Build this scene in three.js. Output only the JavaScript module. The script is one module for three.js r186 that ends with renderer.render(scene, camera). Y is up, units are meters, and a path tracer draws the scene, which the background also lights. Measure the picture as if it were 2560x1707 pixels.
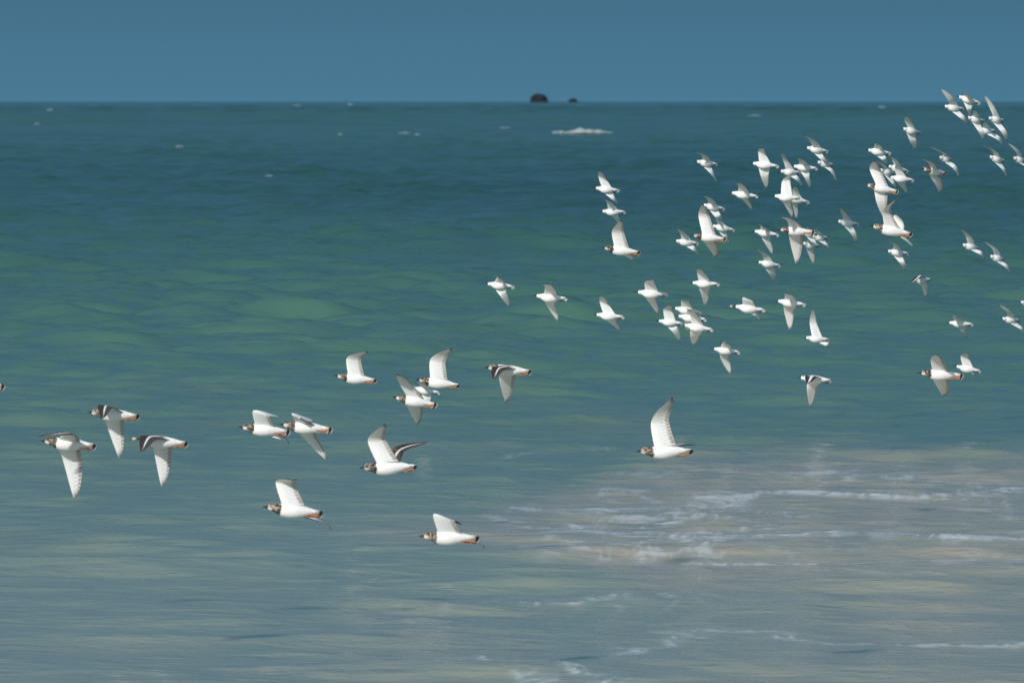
import * as THREE from 'three';
import { mergeGeometries } from 'three/addons/utils/BufferGeometryUtils.js';
import { ImprovedNoise } from 'three/addons/math/ImprovedNoise.js';

// ---------------------------------------------------------------- camera, sky, sun, exposure
const scene = new THREE.Scene();
const EYE = 2.2, PITCH = 1.4073;
const camera = new THREE.PerspectiveCamera(4.0, 1024 / 682, 1, 80000);
camera.fov = 2 * Math.atan(Math.tan(3 * Math.PI / 180) * 1707 / 2560) * 180 / Math.PI;
camera.position.set(0, EYE, 0);
camera.rotation.x = -PITCH * Math.PI / 180;
camera.focus = 48;
camera.userData.fStop = 19;
camera.updateProjectionMatrix();
scene.add(camera);

const SUN = new THREE.Vector3(-0.46, 0.52, 0.93).normalize();
const sun = new THREE.DirectionalLight(new THREE.Color(1.0, 0.955, 0.88), 3.5);
sun.position.copy(SUN).multiplyScalar(200).add(new THREE.Vector3(0, 0, -50));
sun.target.position.set(0, 0, -50);
sun.castShadow = true;
sun.shadow.radius = 5;                                  // a veil of haze round the sun
sun.shadow.mapSize.set(4096, 4096);
Object.assign(sun.shadow.camera, { left: -40, right: 40, top: 40, bottom: -40, near: 10, far: 500 });
scene.add(sun, sun.target);

{ // a clear blue sky: pale near the sea, deeper above, brighter towards the sun
  const w = 1024, h = 2048, data = new Float32Array(w * h * 4);
  const mix = (a, b, t) => a + (b - a) * t, sm = (a, b, x) => { x = Math.min(1, Math.max(0, (x - a) / (b - a))); return x * x * (3 - 2 * x); };
  for (let j = 0; j < h; j++) {
    const el = (0.5 - (j + 0.5) / h) * -180;               // row 0 is straight down
    for (let i = 0; i < w; i++) {
      const az = ((i + 0.5) / w - 0.5) * 2 * Math.PI, e = Math.max(0, el) * Math.PI / 180;
      const dx = Math.cos(e) * Math.cos(az), dz = Math.cos(e) * Math.sin(az), dy = Math.sin(e);
      const c = Math.max(-1, Math.min(1, dx * SUN.x + dy * SUN.y + dz * SUN.z)), ang = Math.acos(c) * 180 / Math.PI;
      const t1 = sm(-0.45, 1.3, el), t2 = sm(0.8, 9, el), t3 = sm(8, 60, el);
      let r = mix(mix(mix(0.054, 0.034, t1), 0.036, t2), 0.036, t3);
      let g = mix(mix(mix(0.184, 0.122, t1), 0.136, t2), 0.125, t3);
      let b = mix(mix(mix(0.286, 0.212, t1), 0.236, t2), 0.270, t3);
      const glow = el <= 0.02 ? 0.02 : 1.5 * Math.exp(-ang / 26) + 0.25 * Math.exp(-ang / 60);
      r += glow * 0.64; g += glow * 0.65; b += glow * 0.65;
      const k = (j * w + i) * 4;
      data[k] = r; data[k + 1] = g; data[k + 2] = b; data[k + 3] = 1;
    }
  }
  const t = new THREE.DataTexture(data, w, h, THREE.RGBAFormat, THREE.FloatType);
  t.mapping = THREE.EquirectangularReflectionMapping;
  t.magFilter = THREE.LinearFilter; t.minFilter = THREE.LinearFilter; t.needsUpdate = true;
  scene.background = t; scene.environment = t;
}

const renderer = new THREE.WebGLRenderer({ antialias: true });
renderer.setSize(1024, 682);
renderer.toneMapping = THREE.LinearToneMapping;
renderer.toneMappingExposure = 1.0;
renderer.shadowMap.enabled = true;

// ---------------------------------------------------------------- helpers
let seed = 20240611;
const rnd = () => { seed = (seed * 1664525 + 1013904223) >>> 0; return seed / 4294967296; };
const N3 = new ImprovedNoise();
const noise = (x, y, z) => N3.noise(x, y, z);
const fbm = (x, y, z, o = 3) => { let a = 0, s = 0.5; for (let i = 0; i < o; i++) { a += s * noise(x, y, z); x = x * 2.03 + 7.1; y = y * 2.03 + 3.7; z = z * 2.03 + 1.3; s *= 0.5; } return a; };
const mix = (a, b, t) => a + (b - a) * t;
const clamp = (x, a = 0, b = 1) => Math.min(b, Math.max(a, x));
const sm = (a, b, x) => { x = clamp((x - a) / (b - a)); return x * x * (3 - 2 * x); };
const mixc = (a, b, t) => [mix(a[0], b[0], t), mix(a[1], b[1], t), mix(a[2], b[2], t)];
const used = new Map();
const numbered = (n) => { const k = used.get(n) || 0; used.set(n, k + 1); return k ? n + '_' + String(k).padStart(3, '0') : n; };
const tag = (o, label, category, group, kind) => { o.userData = { label }; if (category) o.userData.category = category; if (group) o.userData.group = group; if (kind) o.userData.kind = kind; return o; };
const shade = (o) => { o.traverse((m) => { if (m.isMesh) { m.castShadow = true; m.receiveShadow = true; } }); return o; };
function table(rows, x) {                                   // piecewise smooth look-up, rows of [x, ...values]
  if (x <= rows[0][0]) return rows[0].slice(1);
  for (let i = 1; i < rows.length; i++) if (x <= rows[i][0]) {
    const a = rows[i - 1], b = rows[i], t = (x - a[0]) / (b[0] - a[0]);
    return a.slice(1).map((v, k) => mix(v, b[k + 1], t));
  }
  return rows[rows.length - 1].slice(1);
}
function spline(rows, x) {                                  // Catmull-Rom through rows of [x, ...values]
  const n = rows.length; let i = 0;
  while (i < n - 2 && x > rows[i + 1][0]) i++;
  const p1 = rows[i], p2 = rows[i + 1], p0 = rows[Math.max(0, i - 1)], p3 = rows[Math.min(n - 1, i + 2)];
  const t = clamp((x - p1[0]) / (p2[0] - p1[0])), h = p2[0] - p1[0];
  return p1.slice(1).map((v, k) => {
    const a = v, b = p2[k + 1], ma = (b - p0[k + 1]) / (p2[0] - p0[0]) * h, mb = (p3[k + 1] - a) / (p3[0] - p1[0]) * h;
    const t2 = t * t, t3 = t2 * t;
    return (2 * t3 - 3 * t2 + 1) * a + (t3 - 2 * t2 + t) * ma + (-2 * t3 + 3 * t2) * b + (t3 - t2) * mb;
  });
}

// ---------------------------------------------------------------- the sea
const WAVES = [];
for (let i = 0; i < 72; i++) {
  const lam = 0.34 * Math.pow(80, (i + rnd() * 0.8) / 72), k = 2 * Math.PI / lam;
  const spread = lam > 4 ? 0.5 : 1.25, dir = -0.28 + (rnd() + rnd() - 1) * spread;   // most run towards the beach
  const slope = lam > 9 ? 0.026 : lam > 3 ? 0.009 : lam > 1.6 ? 0.046 : lam > 0.6 ? 0.064 : 0.030;
  WAVES.push([lam, k * Math.sin(dir), k * Math.cos(dir), slope / k, rnd() * 6.283]);
}
const SWELL = [[0.62, 0.020, 0.10, 0.7], [0.93, 0.014, -0.22, 2.9]];      // two trains of long rollers: wave number, height, bearing, phase
const seaCalm = (d) => mix(0.25, 1.0, sm(50, 115, d)) * mix(1, 1.35, sm(150, 500, d));
function seaHeight(x, z, d, shortest) {
  let h = 0;
  const gx = x + 0.12 * Math.sin(z * 0.9 + 0.4), gz = z + 0.15 * Math.sin(x * 1.1);
  for (const [lam, kx, kz, a, ph] of WAVES) {
    if (lam < shortest || (lam > 9 && d < 350)) continue;
    const f = Math.min(1, (lam / shortest - 1) * 1.5) * (lam > 9 ? sm(350, 1200, d) : 1), p = kx * gx + kz * gz + ph, s = Math.sin(p);
    h += a * f * (s + 0.28 * (1 - 2 * s * s) * -1);
  }
  const gust = 0.85 + 0.6 * (noise(x * 0.11, 4.2, z * 0.035) + 0.15);
  const far = sm(66, 110, d) * (0.55 + 0.9 * noise(x * 0.16, 1.5, z * 0.05));
  h = h * seaCalm(d) * clamp(gust, 0.35, 1.5);
  for (const [k, a, t, ph] of SWELL) { const p = k * (z * Math.cos(t) + x * Math.sin(t) + 0.5 * Math.sin(x * 0.35 + ph)) + ph, q = 0.5 + 0.5 * Math.sin(p); h += far * a * (q * q * 1.6 - 0.6); }
  return h;
}
const DEEP = [   // metres from the beach -> colour of the water body (sand in suspension near the shore)
  [30, .285, .318, .252], [40, .278, .318, .250], [48, .238, .296, .228], [56, .172, .242, .182], [64, .116, .200, .149], [80, .076, .164, .121],
  [110, .054, .138, .106], [150, .037, .114, .091], [200, .023, .084, .072], [260, .020, .078, .068], [340, .022, .084, .071], [450, .026, .092, .075], [650, .028, .096, .077], [1000, .029, .099, .079], [2500, .030, .102, .080], [9000, .031, .104, .080]];
const SAND = [.450, .375, .275], SILT = [.230, .240, .140], FOAM = [.78, .80, .80];
const STREAKS = [  // foam lines left by spent waves: [x, z] points, half width, strength
  [[[-0.32, -60.6], [-0.05, -60.9], [0.25, -61.3], [0.62, -61.6]], 0.2, 0.35],
  [[[0.03, -43.1], [0.22, -42.9], [0.5, -43.2], [0.8, -43.1]], 0.08, 0.7],
  [[[-0.2, -38.6], [0.0, -38.2], [0.18, -37.6], [0.42, -37.0]], 0.13, 0.6],
  [[[-0.05, -37.4], [0.2, -37.0], [0.4, -36.5]], 0.10, 0.5],
  [[[0.35, -38.9], [0.62, -39.9], [0.95, -40.4], [1.4, -39.7], [2.2, -39.5]], 0.10, 0.75],
  [[[0.2, -53.0], [0.55, -52.4], [0.95, -53.4], [1.4, -54.6], [2.0, -54.2], [2.9, -54.8]], 0.28, 0.8],
  [[[0.4, -49.8], [0.9, -48.8], [1.5, -49.6], [2.6, -49.0]], 0.22, 0.8],
  [[[0.85, -46.8], [1.4, -46.6], [2.4, -46.4]], 0.16, 0.75],
  [[[-0.1, -51.8], [0.1, -51.2], [0.35, -50.8]], 0.2, 0.6],
  [[[1.3, -57.4], [2.0, -57.0], [2.8, -56.4]], 0.22, 0.6],
];
function streak(x, z) {
  let best = 0;
  for (const [pts, half, strength] of STREAKS) for (let i = 1; i < pts.length; i++) {
    const [ax, az] = pts[i - 1], [bx, bz] = pts[i], ux = bx - ax, uz = bz - az;
    const t = clamp(((x - ax) * ux + (z - az) * uz) / (ux * ux + uz * uz));
    const dx = x - ax - ux * t, dz = z - az - uz * t;
    const dist = Math.hypot(dx, dz * 0.8);
    if (dist < half) best = Math.max(best, strength * (1 - dist / half));
  }
  return best;
}
const sandAt = (x, d) => {
  const wob = fbm(x * 0.8, 2.2, d * 0.16, 3);
  const far = 1 - sm(58.0, 64.5, d + wob * 6), edge = table([[36, 0.6], [42, 0.9], [45, 0.35], [47.5, -0.45], [50, -0.85], [53, -0.3], [57, 0.55], [62, 0.9], [66, 1.6]], d)[0];
  const inn = sm(-0.35, 0.75, x + wob * 0.9 - edge);
  return far * inn * mix(0.55, 1, sm(43, 47, d));
};
function seaColor(x, z, d, h) {
  const wob = fbm(x * 0.35, 9.1, z * 0.05, 3);
  let c = table(DEEP, d * (1 + 0.10 * wob));
  // broad darker and greener patches of the deeper water
  if (d > 90) { const p = fbm(x * 0.05 + 3, 1.7, z * 0.008, 3), f = sm(90, 200, d); c = mixc(c, [c[0] * 1.06, c[1] * 1.06, c[2] * 1.0], f * sm(0.0, 0.35, p)); c = mixc(c, [c[0] * .88, c[1] * .88, c[2] * .94], f * sm(0.0, 0.35, -p)); }
  // silt lifted by the small breakers, as drifting yellow-green clouds
  if (d < 130) {
    const s = sm(0.16, 0.46, fbm(x * 0.55 + 11, 5.3, z * 0.12, 4)) * (1 - sm(66, 92, d)) * sm(40, 60, d + 18);
    c = mixc(c, SILT, 0.28 * s);
    const s2 = sm(0.10, 0.4, fbm(x * 0.9 + 31, 2.3, z * 0.22, 4)) * (1 - sm(64, 76, d));
    c = mixc(c, SAND, 0.24 * s2 * sm(-1.8, 0.4, x));
    const s3 = sandAt(x, d);
    if (s3 > 0) c = mixc(c, SAND, s3 * (0.62 + 0.5 * fbm(x * 1.6, 8.8, z * 0.5, 3)));
  }
  return c;
}
function foamAt(x, z, d) {
  if (d > 66 || d < 34) return 0;
  const wx = x + 0.22 * noise(x * 2.1, 3.3, z * 1.1) + 0.07 * noise(x * 7, 5.5, z * 3.5), wz = z + 0.6 * noise(x * 1.3, 6.1, z * 0.7) + 0.2 * noise(x * 5, 8.5, z * 2.4);
  const zone = sandAt(x - 0.15, d) * sm(45, 48.5, d) * (1 - sm(57, 61, d));
  const r1 = 1 - Math.abs(noise(wx * 2.6, 1.1, wz * 1.15)) * 2.6, r2 = 1 - Math.abs(noise(wx * 7.5, 4.1, wz * 3.1)) * 2.4, r3 = 1 - Math.abs(noise(wx * 19, 9.1, wz * 7)) * 2.2;
  const patch = sm(-0.24, 0.22, fbm(x * 0.8 + 2, 3.9, z * 0.30, 3));
  const web = r1 * 0.55 + r2 * 0.33 + r3 * 0.20;
  let f = zone * patch * (0.52 * sm(0.68, 0.92, web) + 0.06 * sm(0.25, 0.7, web));
  const s = streak(wx, wz);
  if (s > 0) f = Math.max(f, clamp(s * 1.5) * (0.62 * sm(0.42, 0.80, r2 * 0.45 + r3 * 0.35 + s * 0.35) + 0.12));
  const thin = sm(0.72, 1.0, r1 * 0.7 + r2 * 0.35) * sm(0.02, 0.3, fbm(x * 0.5 + 4, 1.2, z * 0.2, 2)) * (1 - sm(46, 60, d)) * 0.30;
  return Math.max(f, thin * sm(-1.0, 0.8, x));
}
{
  // two rings of one sheet: a fine one over the shallows, a coarser one from 90 m to the horizon
  const fine = [], wide = [], around = [];
  for (let a = 4.0, st = 0.03; a < 179.9;) { a = Math.min(180, a + st); st *= 1.28; if (st > 9) st = 9; around.push(a); }
  for (let i = -312; i <= 312; i++) { fine.push(i * 0.0128); if (i % 2 === 0) wide.push(i * 0.0128); }
  for (const l of [fine, wide]) { l.push(...around); l.unshift(...around.map((v) => -v).reverse()); }
  const dn = [3, 6, 10, 15, 20, 25, 29, 32, 34], df = [];
  let d0 = 35.2; for (; d0 < 90; d0 += 0.05 * Math.pow(d0 / 37, 0.87)) dn.push(d0);
  dn.push(d0); df.push(d0);
  while (d0 < 60000) { d0 += d0 < 1000 ? 0.054 * Math.pow(d0 / 37, 0.87) : d0 < 7000 ? Math.min(20, 0.95 * Math.pow(d0 / 1000, 2)) : d0 * 0.12; df.push(d0); }
  df.push(75000);
  function ring(ang, dist, last) {
    const nx = ang.length, nz = dist.length, pos = new Float32Array(nx * nz * 3), col = new Float32Array(nx * nz * 3), uv = new Float32Array(nx * nz * 2);
    for (let j = 0; j < nz; j++) {
      const d = dist[j], gap = j + 1 < nz ? dist[j + 1] - d : j ? d - dist[j - 1] : d;
      for (let i = 0; i < nx; i++) {
        const a = ang[i] * Math.PI / 180, x = d * Math.sin(a), z = -d * Math.cos(a), k = j * nx + i, near = Math.abs(ang[i]) < 4.6;
        const h = d < 7000 && d > 30 && near ? seaHeight(x, z, d, Math.max(0.28, Math.min(8, (last && j === nz - 1 ? 0.11 : j ? d - dist[j - 1] : gap) * 3.0))) * mix(1, 0.9, sm(1000, 3000, d)) * (1 - sm(4500, 6800, d)) : 0;
        let c, f = 0;
        if (near || d > 30) { c = seaColor(x, z, d, h); f = near ? foamAt(x, z, d) : 0; } else c = DEEP[0].slice(1);
        if (f > 0) c = mixc(c, FOAM, f);
        pos[k * 3] = x; pos[k * 3 + 1] = h + f * 0.010; pos[k * 3 + 2] = z;
        col[k * 3] = c[0]; col[k * 3 + 1] = c[1]; col[k * 3 + 2] = c[2];
        uv[k * 2] = x / TILE; uv[k * 2 + 1] = z / TILE;
      }
    }
    if (last) for (let i = 0; i < nx; i++) if (Math.abs(ang[i]) < 4 && Math.round(ang[i] / 0.0128) % 2 !== 0) { const k = (nz - 1) * nx + i; pos[k * 3 + 1] = (pos[k * 3 - 2] + pos[k * 3 + 4]) / 2; }
    const idx = new Uint32Array((nx - 1) * (nz - 1) * 6); let q = 0;
    for (let j = 0; j < nz - 1; j++) for (let i = 0; i < nx - 1; i++) { const a = j * nx + i, b = a + 1, c = a + nx, d = c + 1; idx[q++] = a; idx[q++] = b; idx[q++] = d; idx[q++] = a; idx[q++] = d; idx[q++] = c; }
    const g = new THREE.BufferGeometry();
    g.setAttribute('position', new THREE.BufferAttribute(pos, 3)); g.setAttribute('color', new THREE.BufferAttribute(col, 3)); g.setAttribute('uv', new THREE.BufferAttribute(uv, 2));
    g.setIndex(new THREE.BufferAttribute(idx, 1)); g.computeVertexNormals();
    return g;
  }
  const TILE = 5, n = 2048, rip = new Uint8Array(n * n * 4), acc = new Float32Array(n * n);   // wind ripples, a tile of 5 m
  let slope2 = 0;
  const sines = new Float32Array(n); for (let i = 0; i < n; i++) sines[i] = Math.sin(i / n * 2 * Math.PI);
  for (let w = 0; w < 44; w++) {
    const lam = 0.032 * Math.pow(13, (w + rnd()) / 44), dir = -0.25 + (rnd() + rnd() - 1) * 1.3, m = TILE / lam;
    const kx = Math.round(m * Math.sin(dir)), kz = Math.round(m * Math.cos(dir)), ph = Math.floor(rnd() * n), am = Math.pow(lam, 0.85);
    slope2 += Math.pow(am * 2 * Math.PI / lam, 2) / 2;
    for (let y = 0; y < n; y++) for (let x = 0; x < n; x++) acc[y * n + x] += am * sines[(kx * x + kz * y + ph) & (n - 1)];
  }
  let lo = 1e9, hi = -1e9; for (const v of acc) { if (v < lo) lo = v; if (v > hi) hi = v; }
  for (let i = 0; i < n * n; i++) { const v = Math.round((acc[i] - lo) / (hi - lo) * 255); rip[i * 4] = rip[i * 4 + 1] = rip[i * 4 + 2] = v; rip[i * 4 + 3] = 255; }
  const bump = new THREE.DataTexture(rip, n, n); bump.wrapS = bump.wrapT = THREE.RepeatWrapping; bump.magFilter = THREE.LinearFilter; bump.minFilter = THREE.LinearMipmapLinearFilter; bump.generateMipmaps = true; bump.needsUpdate = true;
  const sea = new THREE.Mesh(mergeGeometries([ring(fine, dn, true), ring(wide, df, false)]), new THREE.MeshPhysicalMaterial({ vertexColors: true, roughness: 0.15, ior: 1.33, specularIntensity: 0.62, bumpMap: bump, bumpScale: 0.040 / Math.sqrt(slope2) * (hi - lo) }));
  sea.name = 'sea'; sea.receiveShadow = true;
  tag(sea, 'wind-rippled green sea paling to sandy foamy shallows near the beach', null, null, 'structure');
  scene.add(sea);
}

// ---------------------------------------------------------------- breaking crests far out
function crest(name, label, x, z, len, tall, deep, seedy, turn = 0) {
  const nu = 40, nv = 14, p = [], ix = [];
  for (let i = 0; i <= nu; i++) for (let j = 0; j <= nv; j++) {
    const u = i / nu, v = j / nv, s = (u - 0.5) * len, env = Math.pow(Math.sin(Math.PI * clamp(u, 0.002, 0.998)), 0.6) * (0.62 + 0.75 * noise(u * 5 + seedy, 2.1, 0.3) + 0.35 * noise(u * 15, seedy, 1.7));
    const th = Math.PI * v, e = Math.max(0.03, env);
    p.push(s, Math.sin(th) * tall * e * (0.85 + 0.5 * noise(u * 18, v * 4, seedy)) - 0.01, Math.cos(th) * deep * e + 0.12 * len * (Math.sin(u * 3.0 + seedy) - 0.5) * 0.3);
  }
  for (let i = 0; i < nu; i++) for (let j = 0; j < nv; j++) { const a = i * (nv + 1) + j, b = a + nv + 1; ix.push(a, b, a + 1, b, b + 1, a + 1); }
  const g = new THREE.BufferGeometry(); g.setAttribute('position', new THREE.Float32BufferAttribute(p, 3)); g.setIndex(ix); g.computeVertexNormals();
  const m = new THREE.Mesh(g, crestMat); m.name = numbered(name); m.position.set(x, 0, z); m.rotation.y = turn;
  let best = -9, bz = z; for (let q = -40; q <= 40; q++) { const zz = z + q * 0.4, y = seaHeight(x, zz, -z, 2.0); if (y > best) { best = y; bz = zz; } }
  m.position.set(x, best - 0.02 + (name === 'breaking_wave' ? 0.06 : 0.08), bz + 0.3);
  tag(m, label, null, null, 'structure'); scene.add(shade(m)); return m;
}
const crestMat = new THREE.MeshStandardMaterial({ color: new THREE.Color().setRGB(.30, .34, .34), roughness: 0.9 });
crest('breaking_wave', 'longest white breaking crest far out on the open sea', 4.55, -635, 4.0, 0.36, 0.8, 1.3, -0.1);
for (const [px, py, w, h, s] of [[2205, 270, 26, 9, 2.7], [130, 283, 24, 9, 4.1], [740, 267, 34, 8, 5.5], [876, 262, 20, 8, 6.2], [1008, 338, 46, 7, 7.9], [1046, 340, 22, 8, 8.3], [462, 372, 30, 9, 9.6], [90, 315, 18, 7, 10.2], [665, 451, 26, 8, 11.8], [1880, 298, 50, 6, 12.4], [1262, 327, 40, 5, 13.9], [848, 341, 16, 8, 14.6]]) {
  const d = 2.2 * 24424 / (py - 252), k = d / 24424;
  crest('whitecap', 'small white breaking crest far out on the open sea', (px - 1280) * k, -d, w * k * 0.75, h * k * 0.4, 0.5 * w * k * 0.2, s);
}

// ---------------------------------------------------------------- islets on the horizon
function islet(label, x, z, half, tall, s) {
  const root = new THREE.Group(); root.name = numbered('rocky_islet'); root.position.set(x, 0, z); scene.add(root);
  tag(root, label, 'islet', null);
  const rock = new THREE.IcosahedronGeometry(1, 5), rp = rock.attributes.position;
  for (let i = 0; i < rp.count; i++) { const X = rp.getX(i), Y = rp.getY(i), Z = rp.getZ(i), n = 1 + 0.30 * fbm(X * 1.7 + s, Y * 1.7, Z * 1.7, 4); rp.setXYZ(i, X * n * half * 1.06, Math.max(-0.3, Y) * n * tall * 0.55, Z * n * half * 0.8); }
  rock.computeVertexNormals();
  const rm = new THREE.Mesh(rock, new THREE.MeshStandardMaterial({ color: new THREE.Color().setRGB(.010, .017, .024), roughness: 1 })); rm.name = 'rock'; root.add(rm);
  const leaves = [];
  for (let k = 0; k < 220; k++) {
    const a = rnd() * 6.283, q = Math.sqrt(rnd()) * 0.84, r = half * (0.10 + 0.10 * rnd());
    const b = new THREE.IcosahedronGeometry(r, 1), bp = b.attributes.position;
    for (let i = 0; i < bp.count; i++) { const n = 1 + 0.35 * noise(bp.getX(i) * 1.1 + k, bp.getY(i) * 1.1, bp.getZ(i) * 1.1); bp.setXYZ(i, bp.getX(i) * n, bp.getY(i) * n * 0.8, bp.getZ(i) * n); }
    b.translate(Math.cos(a) * q * half * 0.98, tall * (0.10 + 0.78 * Math.sqrt(1 - q * q) * (0.82 + 0.5 * noise(Math.cos(a) * q * 1.6 + s, 3.1, Math.sin(a) * q * 1.6))), Math.sin(a) * q * half * 0.7); leaves.push(b);
  }
  const lm = new THREE.Mesh(mergeGeometries(leaves), new THREE.MeshStandardMaterial({ color: new THREE.Color().setRGB(.009, .019, .027), roughness: 1 })); lm.name = 'foliage'; root.add(lm);
  shade(root);
}
islet('larger dark overgrown islet standing on the horizon', (1347 - 1280) / 24424 * 20000, -20000, 18.5, 18.5, 2.3);
islet('smaller dark islet on the horizon beside the larger one', (1432 - 1280) / 24424 * 21000, -21000, 9.5, 10, 6.4);

// ---------------------------------------------------------------- birds
const V = (a) => new THREE.Vector3(a[0], a[1], a[2]);
const matFeather = new THREE.MeshStandardMaterial({ vertexColors: true, roughness: 0.8, side: THREE.DoubleSide });
const matWing = new THREE.MeshPhysicalMaterial({ vertexColors: true, roughness: 0.8, side: THREE.DoubleSide });
const matBill = new THREE.MeshStandardMaterial({ color: new THREE.Color().setRGB(.022, .022, .024), roughness: 0.45 });
const matEye = new THREE.MeshStandardMaterial({ color: new THREE.Color().setRGB(.008, .006, .005), roughness: 0.2 });
const matOrange = new THREE.MeshStandardMaterial({ color: new THREE.Color().setRGB(.58, .20, .075), roughness: 0.55 });
const matBlackLeg = new THREE.MeshStandardMaterial({ color: new THREE.Color().setRGB(.030, .028, .026), roughness: 0.6 });
const matMorsel = new THREE.MeshStandardMaterial({ color: new THREE.Color().setRGB(.62, .47, .28), roughness: 0.6 });

// along the body (0 bill tip, 1 tail tip): half height, half width, lift of the centre, all as shares of the length
const SHAPE = {
  turnstone: { bill: .088, rows: [[.078, .010, .010, .004], [.090, .026, .022, .008], [.108, .046, .040, .012], [.140, .062, .055, .014], [.180, .066, .060, .010], [.220, .072, .068, .003], [.270, .092, .090, -.008], [.340, .110, .108, -.015], [.430, .118, .114, -.018], [.530, .113, .110, -.014], [.620, .097, .096, -.006], [.700, .078, .078, .000], [.780, .052, .060, .006], [.860, .030, .056, .008], [.930, .009, .056, .008]] },
  sanderling: { bill: .125, rows: [[.112, .010, .010, .004], [.122, .026, .022, .008], [.140, .048, .043, .012], [.172, .063, .058, .014], [.210, .066, .062, .010], [.250, .074, .072, .003], [.300, .099, .096, -.010], [.365, .122, .114, -.020], [.450, .131, .122, -.024], [.540, .124, .114, -.018], [.625, .104, .098, -.008], [.700, .078, .076, .002], [.780, .052, .060, .008], [.860, .030, .054, .010], [.930, .009, .050, .008]] },
};
const WHITE = [.88, .872, .85], GREYWHITE = [.70, .70, .69], INK = [.020, .017, .016], UMBER = [.060, .042, .030], BUFF = [.40, .32, .24], RUFOUS = [.20, .12, .07], ASH = [.42, .43, .43], MIST = [.60, .60, .59];

function bodyColor(sp, t, th, s) {
  const c = Math.cos(th);                                        // 1 along the back, -1 under the belly
  if (sp === 'turnstone') {
    const m = noise(t * 46 + s, th * 2.6, s), m2 = noise(t * 90 + s, th * 5.0, s + 9);
    const bibEdge = .285 + .018 * noise(th * 2.2, s, 3) - .02 * Math.max(0, c) + .012 * m;
    let col = WHITE;
    if (t < bibEdge) {
      const bib = sm(.175, .235, t + .02 * m);
      const pat = noise(t * 30 + s, th * 2.4, s + 4) + .35 * m2;
      const face = mixc(mixc([.46, .37, .28], [.050, .034, .026], sm(-.05, .10, pat + .10 * sm(.5, .95, c) + .16 * sm(.055, .0, Math.abs(t - .15)) * sm(.5, .2, Math.abs(c - .2)))), WHITE, .7 * sm(.35, .9, -c) * (1 - sm(.13, .17, t)));
      col = mixc(face, mixc(INK, BUFF, .75 * sm(.12, .26, pat * -1)), bib * .94);
      if (c > .55 && t < .2) col = mixc(col, RUFOUS, .5);
    } else if (c > .60 + .06 * m && t < .66) col = mixc(mixc(UMBER, RUFOUS, sm(-.1, .3, m)), INK, sm(0, .35, m2));
    else if (t > .72 && c > .4) col = t > .80 && t < .87 ? INK : WHITE;
    return col;
  }
  const m = noise(t * 40 + s, th * 3, s);
  let col = WHITE;
  const back = sm(.42, .62, c + .10 * m);
  if (t < .27) { col = mixc(WHITE, [.50, .50, .50], sm(.15, .45, c + .10 * m) * .75); col = mixc(col, [.16, .15, .15], .75 * sm(.030, .012, Math.hypot((t - .172) * .8, (c - .28) * .05))); }
  else if (t < .72) col = mixc(WHITE, mixc([.46, .47, .47], [.30, .30, .31], sm(0, .35, m)), back);
  else if (c > .75) col = [.16, .16, .17];
  return col;
}
function buildBody(sp, L, f, d, r, s) {
  const sh = SHAPE[sp], nt = 56, na = 30, p = [], co = [], ix = [];
  const t0 = sh.rows[0][0], t1 = sh.rows[sh.rows.length - 1][0];
  for (let i = 0; i <= nt; i++) {
    const t = t0 + (t1 - t0) * Math.pow(i / nt, 1.15), [h, w, o] = spline(sh.rows, t);
    for (let j = 0; j <= na; j++) {
      const th = j / na * 2 * Math.PI, cx = Math.cos(th), sx = Math.sin(th);
      const rough = 1 + .022 * noise(t * 50 + s, th * 3, 2);
      const v = f.clone().multiplyScalar((.45 - t) * L).addScaledVector(d, (o + h * cx * rough) * L).addScaledVector(r, w * sx * rough * L);
      p.push(v.x, v.y, v.z); const pl = 1 - .07 * sm(-.1, .4, noise(t * 34 + s, Math.cos(th) * 4, Math.sin(th) * 4 + s)); co.push(...bodyColor(sp, t, j === na ? 0 : th, s).map((q) => q * pl));
    }
  }
  for (let i = 0; i < nt; i++) for (let j = 0; j < na; j++) { const a = i * (na + 1) + j, b = a + na + 1; ix.push(a, a + 1, b, b, a + 1, b + 1); }
  for (const end of [0, nt]) { const k = p.length / 3, row = end * (na + 1); let x = 0, y = 0, z = 0; for (let j = 0; j < na; j++) { x += p[(row + j) * 3]; y += p[(row + j) * 3 + 1]; z += p[(row + j) * 3 + 2]; } p.push(x / na, y / na, z / na); co.push(...bodyColor(sp, end ? t1 : t0, 3, s)); for (let j = 0; j < na; j++) end ? ix.push(k, row + j, row + j + 1) : ix.push(k, row + j + 1, row + j); }
  const g = new THREE.BufferGeometry(); g.setAttribute('position', new THREE.Float32BufferAttribute(p, 3)); g.setAttribute('color', new THREE.Float32BufferAttribute(co, 3)); g.setIndex(ix); g.computeVertexNormals();
  return g;
}
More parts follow.
